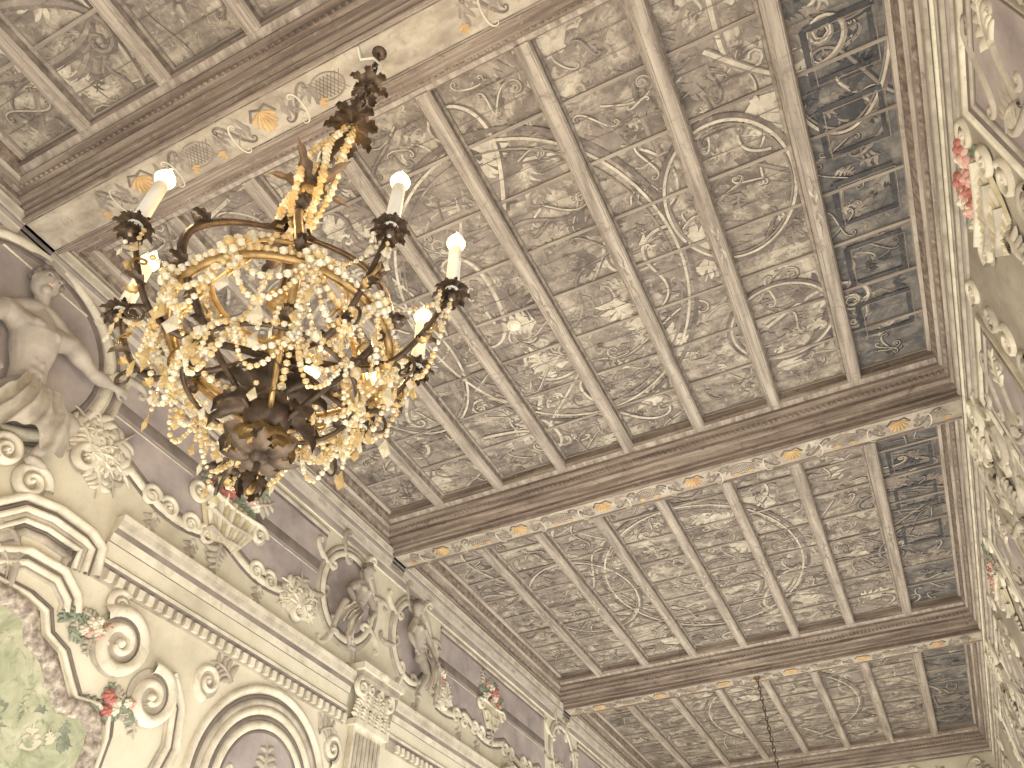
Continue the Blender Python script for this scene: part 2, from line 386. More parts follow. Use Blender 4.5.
for y in (3.3,3.75,4.62,8.5,9.0,9.9,10.5,13,14,15):
    volute(fz,LW,y-.1,3.70,.10,0,1.6,1,.028,.05,M_cream);volute(fz,LW,y+.1,3.70,.10,pi,1.6,-1,.028,.05,M_cream)
    for k in range(4): dome_(fz,LW,y+.015*math.sin(k*2),3.56-.07*k,.035-.005*k,.045,.03,M_stone if k%2 else M_cream)
    frond(fz,LW,y,3.58,-pi/2,.2,.3,3,.4,.03,M_stone)
fz.done()
en=MB('trim_entablature_left',[],smooth=False)
pf=[(3.36,0),(3.36,.10),(3.31,.10),(3.27,.08),(3.24,.08),(3.21,.05),(3.14,.045),(3.14,.03),(3.02,.025),(3.0,.045),(2.97,.045),(2.95,.02),(2.84,.02),(2.84,0)]
mm=[M_cream,M_cream,M_stone,M_cream,M_shade,M_cream,M_shade,M_wall,M_stone,M_cream,M_shade,M_stone,M_stone]
for (ya,yb) in ((3.0,6.15),(6.95,17.3)): profile(en,LF,ya,yb,pf,M_cream,mm)
y=3.1
while y<12:
    if not 6.1<y<7: en.box((-4.9,y,2.86+CZ),(-4.85,y+.055,2.93+CZ),M_cream)
    y+=.1
en.done()
for cy in (5.2,8.6,11.6):
    ar=MB('trim_arched_niche',[])
    n=30;vs=[LW(cy,1.95,.003)]+[LW(cy+.5*math.cos(pi*i/n),1.95+.5*math.sin(pi*i/n),.003) for i in range(n+1)]
    ar.add(vs,[(0,i+1,i+2) for i in range(n)],M_lav)
    fill(ar,LW,[(cy-.5,1.2),(cy+.5,1.2),(cy+.5,1.95),(cy-.5,1.95)],.003,M_lav)
    for r,w,h,m in ((.84,.035,.06,M_cream),(.775,.02,.02,M_shade),(.73,.03,.04,M_stone),(.66,.035,.05,M_cream),(.60,.022,.02,M_shade),(.54,.035,.045,M_cream),(.49,.015,.02,M_shade)):
        ring(ar,LW,cy,1.95,r,r,w,h,m,0,pi)
        for s in (-1,1): ribbon(ar,LW,[(cy+s*r,1.95),(cy+s*r,1.2)],w,h,m)
    for s in (-1,1):
        volute(ar,LW,cy+s*.86,2.58,.14,-pi/2,1.6,s,.035,.06,M_cream)
        frond(ar,LW,cy+s*.62,2.66,pi/2-s*.8,.3,-.8*s,4,.36,.05,M_stone)
    frond(ar,LW,cy,2.05,pi/2,.35,.2,4,.4,.04,M_stone)
    for s in (-1,1): scroll(ar,LW,cy+s*.2,2.05,.6*s,.35,'S',s,.035,.03,M_cream)
    ar.done()
def pilaster(yc,top=3.42):
    p=MB('corinthian_pilaster',[],smooth=False)
    w=.25;X=-4.895
    p.box((X,yc-w,0),(-4.83,yc+w,top-.52+CZ),M_cream)
    for k in range(-3,4): p.box((-4.83,yc+k*.066-.018,.4),(-4.815,yc+k*.066+.018,top-.62+CZ),M_stone)
    p.box((X,yc-w-.05,top-.56+CZ),(-4.78,yc+w+.05,top-.50+CZ),M_cream)
    p.box((X,yc-w+.02,top-.5+CZ),(-4.82,yc+w-.02,top-.1+CZ),M_stone)
    p.box((X,yc-w-.10,top-.1+CZ),(-4.73,yc+w+.10,top-.04+CZ),M_stone)
    p.box((X,yc-w-.14,top-.04+CZ),(-4.70,yc+w+.14,top+.03+CZ),M_cream)
    o=p.done()
    l=MB('capital_leaves',[],o)
    for r,(z,n,s) in enumerate(((top-.5,5,.2),(top-.36,4,.22))):
        for k in range(n):
            y=yc+(k-(n-1)/2)*.12
            frond(l,LF,y,z,pi/2+(y-yc)*-.6,s,.25*(1 if y>yc else -1),4,.42,.05,M_cream,.08)
    for s in (-1,1):
        volute(l,LF,yc+s*.25,top-.18,.1,pi/2,1.6,-s,.03,.05,M_cream,.08)
        volute(l,LF,yc+s*.08,top-.15,.06,pi/2,1.4,-s,.02,.04,M_cream,.08)
    dome_(l,LF,yc,top,.07,.05,.04,M_cream,.2)
    l.done()
pilaster(6.52);pilaster(10.1)
pic=MB('landscape_painting',[])
poly=[(.6,.6),(.6,2.42),(2.55,2.44),(2.72,2.40),(2.80,2.27),(2.96,2.21),(3.08,2.08),(3.18,1.98),(3.36,2.0),(3.48,1.95),(3.52,1.82),(3.52,.6)]
fill(pic,LW,poly,.012,M_green)
fr_=[(.6,2.44)]+poly[2:]
ribbon(pic,LW,fr_,.065,.08,M_frame,.01)
ribbon(pic,LW,[(a+.085,c+.075) for a,c in fr_],.02,.05,M_cream,.0)
ribbon(pic,LW,[(a+.12,c+.105) for a,c in fr_],.014,.02,M_shade,.0)
for k in range(60):
    yy=rx(2.3,3.3);frond(pic,LW,yy,rx(1.2,2.15)-max(0,yy-2.7)*.6,rx(.6,2.6),rx(.08,.2),rx(-1,1),3,.5,.003+k*.0002,random.choice([M_green,M_green,M_leafg,M_wall]),.013,False)
pic.done()
pd=MB('broken_pediment',[])
def slab(pts,layers,base=0):
    for (off,ww,h,m) in layers:
        q=[]
        for i,(a,c) in enumerate(pts):
            p0=pts[max(0,i-1)];p1=pts[min(len(pts)-1,i+1)];dx,dy=p1[0]-p0[0],p1[1]-p0[1];l=math.hypot(dx,dy)
            q.append((a-dy/l*off,c+dx/l*off))
        ribbon(pd,LW,q,ww,h,m,base)
lay=[(0,.035,.12,M_cream),(-.055,.02,.05,M_shade),(-.09,.025,.09,M_cream),(-.13,.02,.04,M_stone),(-.17,.02,.06,M_cream),(-.205,.016,.02,M_shade),(-.25,.03,.04,M_stone)]
slab([(2.12,2.92),(2.3,3.10),(2.55,3.15),(2.85,3.13),(2.99,3.06),(3.02,2.84)],lay)
slab([(1.0,3.1),(1.3,3.0),(1.6,2.95),(1.95,2.86)],lay)
lay2=[(0,.03,.08,M_cream),(-.05,.016,.03,M_shade),(-.085,.025,.06,M_cream),(-.13,.016,.03,M_stone)]
slab([(2.2,2.62),(2.5,2.78),(2.8,2.78),(2.98,2.66),(3.02,2.55)],lay2)
volute(pd,LW,3.42,2.50,.25,pi*.8,1.8,-1,.06,.10,M_cream,.02)
volute(pd,LW,3.84,2.26,.22,pi*.6,1.6,-1,.055,.09,M_cream,.02)
volute(pd,LW,3.30,2.76,.10,pi*.3,1.5,1,.03,.07,M_cream,.02)
slab([(3.98,2.5),(4.16,2.3),(4.22,2.0),(4.14,1.7),(4.14,1.1)],lay2)
volute(pd,LW,2.28,3.2,.14,0,1.7,1,.04,.09,M_cream,.02)
volute(pd,LW,2.02,3.30,.12,pi,1.7,-1,.035,.09,M_cream,.02)
scroll(pd,LW,2.4,2.62,.3,.45,'C',1,.03,.06,M_stone,.0)
frond(pd,LW,2.15,2.70,.2,.4,-1.2,5,.4,.07,M_stone)
frond(pd,LW,1.8,3.0,.6,.35,1.2,5,.4,.07,M_stone)
pd.done()
def acanthus(y,z,s,ang=pi/2):
    a=MB('acanthus_leaf_ornament',[])
    for k in range(-3,4):
        frond(a,LW,y,z,ang+k*.42,s*(1-.09*abs(k)),.9*(1 if k>0 else -1 if k<0 else .15),5,.42,.06,M_cream if k%2 else M_stone,.01)
    for k in range(-2,3): frond(a,LW,y,z,ang+k*.5+.2,s*.55,.5*(1 if k>0 else -1),4,.4,.09,M_cream,.03)
    volute(a,LW,y,z-.05,s*.25,0,1.5,1,.04,.09,M_cream,.03)
    a.done()
acanthus(2.55,3.66,.52,.9);acanthus(5.16,3.62,.42,1.6);acanthus(8.05,3.75,.35,1.9);acanthus(11.8,3.8,.4)
def rose(mb,M,x,y,r,m,h=.06):
    for k in range(6):
        a=k*pi/3+x*7;dome_(mb,M,x+r*.55*math.cos(a),y+r*.55*math.sin(a),r*.55,r*.42,h*.7,m,.02,a)
    dome_(mb,M,x,y,r*.5,r*.5,h,m,.03)
def bouquet(name,M,y,z,s,basket=True,n=12):
    u=MB(name,[])
    if basket:
        for k in range(-5,6):
            x0=y+k*.09*s
            ribbon(u,M,[(x0,z+.02),(y+(x0-y)*.85,z-.16*s),(y+(x0-y)*.6,z-.36*s),(y+(x0-y)*.35,z-.5*s)],lambda t:s*.052*(1-.5*t),.09*s*(1.5-abs(k)*.2),M_basket if k%2 else M_cream,.02)
        for q in (0,-.2,-.4): ribbon(u,M,[(y-(.45+q*.5)*s,z+q*s),(y,z+q*s-.05*s),(y+(.45+q*.5)*s,z+q*s)],.018*s,.15*s,M_stone if q else M_cream,.02)
        for sd in (-1,1): volute(u,M,y+sd*.5*s,z-.08*s,.13*s,0,1.5,sd,.03*s+.005,.06,M_cream,.02)
        frond(u,M,y,z-.5*s,-pi/2,.35*s,.3,4,.4,.05,M_stone,.02)
    R2=random.Random(int(y*100))
    for k in range(n*2):
        frond(u,M,y+R2.uniform(-.4,.4)*s,z+R2.uniform(.0,.4)*s,R2.uniform(0,6.28),R2.uniform(.18,.38)*s,R2.uniform(-1,1),3,.5,.04,R2.choice([M_leafg,M_leafg,M_stone]),.01)
    for k in range(n):
        rose(u,M,y+R2.uniform(-.36,.36)*s,z+R2.uniform(.02,.42)*s,R2.uniform(.05,.11)*s,R2.choice([M_pink,M_pink,M_red,M_cream,M_cream]),.09)
    u.done()
bouquet('painted_flower_urn',LW,4.02,4.10,.82)
bouquet('painted_flower_bouquet',LW,3.14,2.40,.45,False,9)
bouquet('painted_flower_bouquet',LW,3.62,2.02,.42,False,8)
bouquet('painted_flower_bouquet',LW,7.85,3.95,.5,False,8)
bouquet('painted_flower_urn',LW,9.35,4.15,.65)
bouquet('painted_flower_urn',LW,14.5,4.15,.65)
bouquet('painted_flower_urn',RW,3.72,4.30,.78,True,14)
bouquet('painted_flower_urn',RW,9.2,4.3,.7)
def cartouche(y,z,rx_,rz_):
    c=MB('trim_cartouche',[])
    n=40;c.add([LW(y,z,.006)]+[LW(y+rx_*math.cos(2*pi*i/n),z+rz_*math.sin(2*pi*i/n),.006) for i in range(n)],[(0,1+i,1+(i+1)%n) for i in range(n)],M_lav)
    ring(c,LW,y,z,rx_,rz_,.04,.06,M_cream);ring(c,LW,y,z,rx_*.9,rz_*.9,.025,.025,M_shade)
    ring(c,LW,y,z,rx_*1.10,rz_*1.10,.016,.02,M_shade);ring(c,LW,y,z,rx_*1.16,rz_*1.16,.03,.04,M_stone)
    for k in range(8):
        t=2*pi*k/8+.3
        if z+rz_*1.2*math.sin(t)>4.9: continue
        scroll(c,LW,y+rx_*1.2*math.cos(t),z+rz_*1.2*math.sin(t),t+pi/2,.38,'C',1,.035,.06,M_cream if k%2 else M_stone,.0)
    c.done()
cartouche(1.62,4.16,.84,.78);cartouche(5.92,4.13,.46,.48);cartouche(7.25,4.18,.42,.48);cartouche(11.9,4.25,.45,.45)
# ---------------------------------------------------------------- grisaille figures
def fig(name,J,hs,faceside=1,bulk=1.0,dz=0):
    root=empty(name);mb=MB('body',[],root)
    V=lambda k:Vector(LF(J[k][0],J[k][1]+dz,J[k][2]))
    def limb(a,c,r0,r1):
        A,B=V(a),V(c);n=7;r0*=bulk;r1*=bulk
        tube(mb,[A.lerp(B,i/n) for i in range(n+1)],lambda t:hs*(r0+(r1-r0)*t+.05*bulk*math.sin(pi*min(1,t*1.4))),M_skin,12)
        ball(mb,A,hs*r0,M_skin);ball(mb,B,hs*r1,M_skin)
    nk,cs,pv=V('neck'),V('chest'),V('pelvis')
    T=[nk,nk.lerp(cs,.45),cs,cs.lerp(pv,.3),cs.lerp(pv,.6),pv]
    tube(mb,T,[hs*.24*bulk,hs*.44*bulk,hs*.64*bulk,hs*.58*bulk,hs*.46*bulk,hs*.52],M_skin,16,.8)
    ball(mb,pv,hs*.54,M_skin,(.9,1,.8));ball(mb,cs,hs*.58*bulk,M_skin,(.85,1.05,.9))
    for s in (-1,1): ball(mb,cs+Vector((hs*.36,s*hs*.26,hs*.10)),hs*.25,M_skin,(.7,1,.8))
    for k in range(3):
        for s in (-1,1): ball(mb,cs.lerp(pv,.4+.18*k)+Vector((hs*.36,s*hs*.11,0)),hs*.13,M_skin,(.6,.9,.8))
    tube(mb,[V('head'),V('neck')],hs*.22,M_skin,10)
    ball(mb,V('head'),hs*.5,M_skin,(.8,.74,1),14,10)
    h=V('head')
    ball(mb,h+Vector((hs*.40,hs*.06*faceside,-hs*.06)),hs*.09,M_skin,(1,.7,1.8))
    ball(mb,h+Vector((hs*.24,hs*.03*faceside,-hs*.38)),hs*.16,M_skin)
    for s in (-1,1): ball(mb,h+Vector((hs*.34,hs*.16*s,hs*.09)),hs*.1,M_skin,(1,1.2,.5));ball(mb,h+Vector((0,hs*.38*s,-hs*.02)),hs*.1,M_skin,(1,.4,1.4))
    for s in 'LR':
        limb('neck','sh'+s,.22,.25);limb('chest','sh'+s,.36,.28);limb('sh'+s,'el'+s,.25,.17);limb('el'+s,'ha'+s,.18,.11)
        H=V('ha'+s);D=(H-V('el'+s)).normalized();sd=D.cross(Vector((1,0,0))).normalized()
        ball(mb,H+D*hs*.15,hs*.17,M_skin,(.7,1,1))
        for k in range(4):
            st=H+D*hs*.22+sd*hs*(.075*(k-1.5));ln=hs*(.36-.05*abs(k-1.2))
            tube(mb,[st,st+D*ln*.5+Vector((.01,0,0)),st+D*ln+sd*hs*.04*(k-1.5)-Vector((.01,0,0))],[hs*.05,hs*.045,hs*.035],M_skin,6)
        st=H+D*hs*.08+sd*hs*.13
        tube(mb,[st,st+sd*hs*.14+D*hs*.1,st+sd*hs*.17+D*hs*.22],[hs*.055,hs*.05,hs*.035],M_skin,6)
        limb('pelvis','kn'+s,.38,.25);limb('kn'+s,'fo'+s,.24,.13)
        H=V('fo'+s);ball(mb,H+Vector((.03,hs*.16,-hs*.03)),hs*.17,M_skin,(.8,1.9,.7))
    o=mb.done()
    r=o.modifiers.new('r','REMESH');r.mode='VOXEL';r.voxel_size=.011;r.use_smooth_shade=True
    s=o.modifiers.new('s','SMOOTH');s.iterations=2;s.factor=.5
    hr=MB('hair',[],root)
    for k in range(30):
        a=rx(-2.0,2.0)
        ball(hr,h+Vector((-hs*.05+hs*.2*rx(-1,1),hs*.37*math.sin(a),hs*(.18+.34*math.cos(a)))),hs*.12,M_shade,(1,1,.8),8,5)
    for s2 in (-1,1): ball(hr,h+Vector((hs*.37,hs*.15*s2,hs*.02)),hs*.045,M_shade,(1,1.5,.7),8,5)
    ball(hr,h+Vector((hs*.36,0,-hs*.23)),hs*.04,M_pink,(1,2,.6),8,5)
    hr.done()
    dr=MB('drapery',[],root)
    kl,kr=V('knL'),V('knR')
    nu,nv=40,18;vs=[]
    for i in range(nu+1):
        t=i/nu;q=kl.lerp(kr,t)
        a0=pv+Vector((hs*.40,(t-.5)*hs*.9,hs*.22));a1=pv.lerp(q,.55)+Vector((hs*.5,0,hs*.15));a2=q+Vector((hs*.42,0,0));a3=q+Vector((hs*.05,(t-.5)*hs*.5,-hs*(.75+.35*math.sin(t*9))))
        for j in range(nv+1):
            s=j/nv
            P=a0*(1-s)**3+a1*3*s*(1-s)**2+a2*3*s*s*(1-s)+a3*s**3
            P=P+Vector((hs*.10*math.sin(t*26+s*4)*(.4+s),hs*.06*math.cos(t*26+s*6),hs*.05*math.sin(s*17+t*5)))
            vs.append(tuple(P))
    dr.add(vs,[(i*(nv+1)+j,i*(nv+1)+j+1,(i+1)*(nv+1)+j+1,(i+1)*(nv+1)+j) for i in range(nu) for j in range(nv)],M_stone)
    dr.done()
fig('painted_man_figure',dict(head=(1.58,4.66,.13),neck=(1.66,4.46,.10),chest=(1.74,4.22,.11),pelvis=(1.88,3.80,.10),
    shL=(1.46,4.26,.11),elL=(1.32,3.98,.15),haL=(1.52,3.80,.20),shR=(1.98,4.36,.12),elR=(2.22,4.22,.18),haR=(2.44,4.28,.15),
    knL=(1.66,3.50,.2),foL=(1.85,3.24,.1),knR=(2.24,3.70,.2),foR=(2.16,3.36,.1)),.26,1,1.08,-.07)
fig('painted_woman_figure',dict(head=(6.06,4.48,.12),neck=(6.05,4.35,.09),chest=(6.02,4.20,.1),pelvis=(5.95,3.93,.1),
    shL=(5.90,4.25,.09),elL=(5.75,4.10,.14),haL=(5.85,3.96,.18),shR=(6.15,4.24,.1),elR=(6.26,4.06,.13),haR=(6.14,3.94,.17),
    knL=(5.66,3.90,.19),foL=(5.62,3.60,.1),knR=(5.80,3.73,.2),foR=(5.95,3.54,.1)),.185,1,.92)
fig('painted_woman_figure',dict(head=(7.14,4.56,.12),neck=(7.17,4.44,.09),chest=(7.22,4.28,.1),pelvis=(7.35,4.00,.1),
    shL=(7.10,4.31,.09),elL=(6.98,4.14,.14),haL=(7.08,4.00,.18),shR=(7.36,4.34,.1),elR=(7.50,4.20,.13),haR=(7.60,4.04,.17),
    knL=(7.40,3.78,.19),foL=(7.30,3.53,.1),knR=(7.62,3.84,.2),foR=(7.72,3.58,.1)),.185,1,.92)
# ---------------------------------------------------------------- right wall
rw=MB('trim_cornice_right',[])
for z,w,h,m in ((5.04,.03,.05,M_stone),(4.98,.03,.02,M_shade),(4.93,.02,.04,M_cream),(4.88,.03,.02,M_stone),(4.82,.02,.03,M_shade),(4.77,.02,.04,M_stone),(4.70,.03,.02,M_lav),(4.64,.015,.03,M_stone)):
    ribbon(rw,RW,[(Y0,z),(Y1,z)],w,h,m)
rw.done()
for (ya,yb) in bays[:4]:
    rp=MB('trim_panel_right',[])
    L=yb-ya
    for (y0,y1) in ((ya+.25,ya+1.3),(yb-1.3,yb-.25)):
        fill(rp,RW,[(y0,3.2),(y0,4.5),(y1,4.5),(y1,3.2)],.004,M_lav)
        for ins,w,h,m in ((0,.028,.05,M_cream),(.05,.018,.02,M_shade),(.10,.016,.03,M_stone),(.14,.012,.01,M_shade)):
            ribbon(rp,RW,[(y0+ins,3.2),(y0+ins,4.5-ins),(y1-ins,4.5-ins),(y1-ins,3.2)],w,h,m)
        ym=(y0+y1)/2
        for k in range(3):
            scroll(rp,RW,ym+.12*(-1)**k,4.3-.28*k,.7*k,.5,'SCS'[k],(-1)**k,.03,.04,M_stone)
            frond(rp,RW,ym-.1*(-1)**k,4.1-.3*k,pi/2+.5*(-1)**k,.35,.9*(-1)**k,5,.35,.04,M_stone if k else M_cream)
    for yy in (ya+1.5,yb-1.5):
        for k in range(4):
            volute(rp,RW,yy,4.55-.28*k,.12,k,1.6,(-1)**k,.03,.05,M_stone if k%2 else M_cream)
    rp.done()
for yc in BY[:4]:
    rc=MB('trim_scrollwork_right',[])
    for s in (-1,1):
        volute(rc,RW,yc+s*.26,4.68,.19,0,1.7,s,.045,.08,M_cream);volute(rc,RW,yc+s*.38,4.26,.22,pi,1.7,-s,.05,.08,M_stone)
        scroll(rc,RW,yc+s*.45,3.85,1.2*s,.6,'S',s,.045,.07,M_stone)
        scroll(rc,RW,yc+s*.70,4.5,.8*s,.45,'C',s,.04,.05,M_stone)
        scroll(rc,RW,yc+s*.52,4.55,.3*s,.35,'C',-s,.025,.05,M_cream)
        frond(rc,RW,yc+s*.2,4.0,pi/2-s*.6,.45,-.9*s,5,.4,.06,M_cream)
        frond(rc,RW,yc+s*.6,3.6,pi/2+s*.3,.5,.9*s,5,.4,.06,M_stone)
        ribbon(rc,RW,[(yc+s*.12,4.45),(yc+s*.16,4.1),(yc+s*.1,3.5)],.03,.02,M_shade)
    frond(rc,RW,yc,4.3,pi/2,.5,.1,5,.4,.09,M_cream,.03);frond(rc,RW,yc,3.7,pi/2,.5,.1,5,.4,.09,M_stone,.03)
    rc.done()
FW=lambda p,q,h:(p,Y1-h,q+CZ)
fw=MB('trim_cornice_far',[])
for z,w,h,m in ((5.3,.05,.06,M_cream),(5.2,.03,.03,M_shade),(5.12,.03,.05,M_cream),(5.04,.02,.03,M_stone),(4.4,.03,.03,M_stone)):
    ribbon(fw,FW,[(-4.9,z),(1.65,z)],w,h,m)
for k in range(9):
    scroll(fw,FW,-4.5+.7*k,4.7,0,.55,'S',1 if k%2 else -1,.04,.04,M_cream)
    frond(fw,FW,-4.2+.7*k,4.5,pi/2,.4,.4,4,.4,.04,M_stone)
fw.done()
# ---------------------------------------------------------------- chandelier
def chand_off(z):
    ks=[(1.3,.03),(1.6,.03),(2,-.01),(2.5,-.09),(3,-.14),(3.5,-.11),(4,-.02),(4.5,0),(5.1,0)]
    for (a,va),(c,vc) in zip(ks,ks[1:]):
        if a<=z<=c:
            t=(z-a)/(c-a);t=t*t*(3-2*t);return va+(vc-va)*t
    return 0
def ax(z): 
    o=chand_off(z);return Vector((-1.63+o*.8988,1.35+o*.4384,z+CZ))
ch=empty('crystal_chandelier')
fr=MB('bronze_frame',[],ch)
ball(fr,ax(5.0),.05,M_iron,(1,1,.4),12,6)
tube(fr,[ax(5.0),ax(4.8)],.01,M_iron,6)
tube(fr,[ax(4.55)+Vector((.03,0,.0)),ax(4.75)+Vector((.05,.0,0)),ax(4.9)+Vector((-.02,-.02,0)),ax(4.96)+Vector((-.12,-.03,0)),ax(4.99)+Vector((-.10,-.10,0))],.009,M_candle,6)
for k in range(11):
    z=4.84-.08*k;c=ax(z);a=(k%2)*pi/2
    pts=[c+Vector((math.cos(t)*.022*math.cos(a),math.cos(t)*.022*math.sin(a),.05*math.sin(t))) for t in [2*pi*i/10 for i in range(11)]]
    tube(fr,pts,.007,M_iron,5)
def leaf3(mb,base,dirv,L,W,curl,m,up=Vector((0,0,1)),lob=4,a0=.9):
    d=Vector(dirv).normalized();sd=d.cross(up).normalized();p=Vector(base);N=12;vs=[];el=a0
    for i in range(N+1):
        t=i/N
        w=W*math.sin(pi*min(1,.12+.86*t))**.7*(1+.32*math.sin(t*lob*2*pi))*(1.08-t*.6)
        nrm=(up*math.cos(el)-d*math.sin(el))
        for s in (-1,-.5,0,.5,1): vs.append(tuple(p+sd*w*s+nrm*(w*.35*(abs(s)**1.5))))
        p=p+(d*math.cos(el)+up*math.sin(el))*L/N;el-=curl/N
    fs=[(i*5+j,i*5+j+1,(i+1)*5+j+1,(i+1)*5+j) for i in range(N) for j in range(4)]
    mb.add(vs,fs,m)
def whorl(mb,c,n,L,W,curl,m,a0,ph=0,r=.02):
    for k in range(n):
        a=2*pi*k/n+ph;d=Vector((math.cos(a),math.sin(a),0))
        leaf3(mb,Vector(c)+d*r,d,L,W,curl,m,Vector((0,0,1)),4,a0)
whorl(fr,ax(4.50),6,.14,.035,2.4,M_iron,.9);whorl(fr,ax(4.44),5,.12,.03,1.8,M_iron,-.2,.4)
whorl(fr,ax(4.02),7,.16,.042,2.6,M_iron,1.0);whorl(fr,ax(3.94),7,.17,.045,1.6,M_iron,.1,.4);whorl(fr,ax(3.9),6,.11,.03,1.4,M_gilt,-.4,.1)
zs=[4.05-.05*i for i in range(50)]
tube(fr,[ax(z) for z in zs],lambda t:.016+.010*abs(math.sin(t*14)),M_iron,8)
for z,r in ((3.6,.035),(3.25,.05),(3.0,.04),(2.72,.055),(2.4,.06),(2.1,.07),(1.95,.05)): ball(fr,ax(z),r,M_gilt if r>.045 else M_iron,(1,1,.9),12,8)
whorl(fr,ax(3.2),5,.30,.045,1.4,M_iron,1.35);whorl(fr,ax(3.0),5,.24,.04,-.8,M_iron,-1.3,.5)
whorl(fr,ax(2.7),6,.16,.04,2.2,M_iron,.8)
# lower leafy bowl and finial
whorl(fr,ax(1.84),9,.22,.055,2.4,M_iron,.9,0,r=.04);whorl(fr,ax(1.76),9,.20,.052,2.0,M_iron,.35,.35,r=.04)
whorl(fr,ax(1.68),8,.15,.042,1.6,M_gilt,-.1,.2);whorl(fr,ax(1.58),7,.13,.036,-1.4,M_iron,-.5,.1)
ball(fr,ax(1.76),.085,M_iron,(1,1,1.1),14,8);ball(fr,ax(1.60),.04,M_iron,(1,1,1.3));whorl(fr,ax(1.50),6,.09,.026,1.2,M_iron,-.9);ball(fr,ax(1.46),.022,M_gilt,(1,1,1.6))
tube(fr,[ax(1.62),ax(1.46)],.012,M_iron,6)
def cagept(a,t):
    z=2.86-1.13*t
    r=.05+.40*math.sin(pi*t)**.9 if t<.6 else .06+.39*math.sin(pi*t)
    return ax(z)+Vector((math.cos(a)*r,math.sin(a)*r,0))
for k in range(6):
    a=2*pi*k/6+.3
    tube(fr,[cagept(a,i/22) for i in range(23)],lambda t:.010+.008*math.sin(pi*t),M_gilt if k%2 else M_iron,6)
    for t in (.3,.6,.8):
        d=Vector((math.cos(a),math.sin(a),0));leaf3(fr,cagept(a,t),d,.1,.028,2.4,M_iron,a0=1.2);leaf3(fr,cagept(a,t),d,.09,.025,-2,M_iron,a0=-1)
def hoop(z,r,rad,m):
    c=ax(z);tube(fr,[c+Vector((r*math.cos(t),r*math.sin(t),0)) for t in [2*pi*i/48 for i in range(49)]],rad,m,6)
HA,HB,HC=(2.44,.30),(2.14,.45),(1.90,.33)
hoop(HB[0],HB[1]-.03,.018,M_gilt);hoop(HA[0],HA[1]-.02,.012,M_gilt);hoop(HC[0],HC[1]-.02,.010,M_iron)
arms=[(242,.60,2.42),(203,.67,2.38),(352,.58,2.45),(24,.70,2.44),(57,.62,2.34),(90,.62,2.20),(119,.60,2.26),(142,.50,1.88)]
cn=MB('candles',[],ch);bl=MB('bulbs',[],ch)
tips=[];bulbpos=[]
O=Vector((-1.70,1.32,0))
for k,(ad,r,z) in enumerate(arms):
    a=math.radians(ad);d=Vector((math.cos(a),math.sin(a),0))
    base=ax(2.05);end=Vector((O.x+d.x*r,O.y+d.y*r,z+CZ));r_=(end-base);r_.z=0;rr=r_.length;dd=r_.normalized();sd=Vector((-dd.y,dd.x,0))
    path=[]
    for i in range(25):
        t=i/24
        path.append(base+dd*rr*(t**.9)+Vector((0,0,(end.z-base.z)*t**2-.16*math.sin(pi*t)+.06*math.sin(2*pi*t))))
    path[-1]=end
    tube(fr,path,lambda t:.016-.005*t,M_iron,7)
    for q,fl,s0 in ((.45,1,.10),(.72,-1,.06),(.85,1,.05)):
        p0=path[int(q*24)];pts=[]
        for i in range(22):
            t=i/21;aa=t*6.0;pts.append(p0+dd*(s0*(1-t*.8)*math.sin(aa)+s0*.5*t)+Vector((0,0,fl*(s0*(1-(1-t*.8)*math.cos(aa)))))+sd*.03*t)
        tube(fr,pts,lambda t:.008-.004*t,M_gilt if fl>0 else M_iron,5)
    for q in (.35,.6,.8):
        leaf3(fr,path[int(q*24)],(dd+sd*.3),.11,.026,2.6,M_iron,a0=1.2)
        leaf3(fr,path[int(q*24)],(dd-sd*.5),.08,.022,-2.0,M_gilt,a0=-.9)
    whorl(fr,end,9,.080,.025,1.4,M_iron,.35,0,r=.010);whorl(fr,end+Vector((0,0,-.02)),8,.066,.022,1.6,M_iron,-.1,.3,r=.008)
    whorl(fr,end+Vector((0,0,.015)),7,.045,.016,.6,M_iron,.8,.2,r=.018)
    ball(fr,end-Vector((0,0,.025)),.026,M_iron)
    zt=.30;lean=Vector((0,0,zt))
    tube(cn,[end,end+lean*.33,end+lean*.66,end+lean],[.030,.029,.028,.027],M_candle,14)
    tube(cn,[end+lean,end+lean+Vector((0,0,.02))],[.020,.016],M_gilt,10)
    tube(bl,[end+lean+Vector((0,0,.012+.12*t)) for t in (0,.12,.3,.5,.75,1)],[.016,.036,.043,.034,.015,.003],M_bulb,14)
    bulbpos.append(end+lean+Vector((0,0,.05)));tips.append((end,dd,sd))
fr.done();cn.done();bl.done()
for p in bulbpos:
    l=bpy.data.lights.new('bulb_light','POINT');l.energy=11;l.color=(1,.68,.33);l.shadow_soft_size=.04
    o=bpy.data.objects.new('bulb_light',l);sc.collection.objects.link(o);o.location=p+Vector((0,0,.14));o.parent=ch
bd=MB('crystal_strings',[],ch,smooth=False)
ICO=[];g=(1+5**.5)/2
for s1 in (-1,1):
    for s2 in (-1,1):
        ICO+=[(0,s1,s2*g),(s1,s2*g,0),(s2*g,0,s1)]
ICO=[Vector(v).normalized() for v in ICO];IF=[]
for i,j,k in itertools.combinations(range(12),3):
    if all((ICO[p]-ICO[q]).length<1.2 for p,q in ((i,j),(j,k),(i,k))):
        nn=(ICO[j]-ICO[i]).cross(ICO[k]-ICO[i]);IF.append((i,j,k) if nn.dot(ICO[i])>0 else (i,k,j))
def bead(p,r,m=None):
    p=Vector(p);m=m or (M_bead if random.random()<.55 else M_bead2)
    bd.add([tuple(p+v*r) for v in ICO],IF,m)
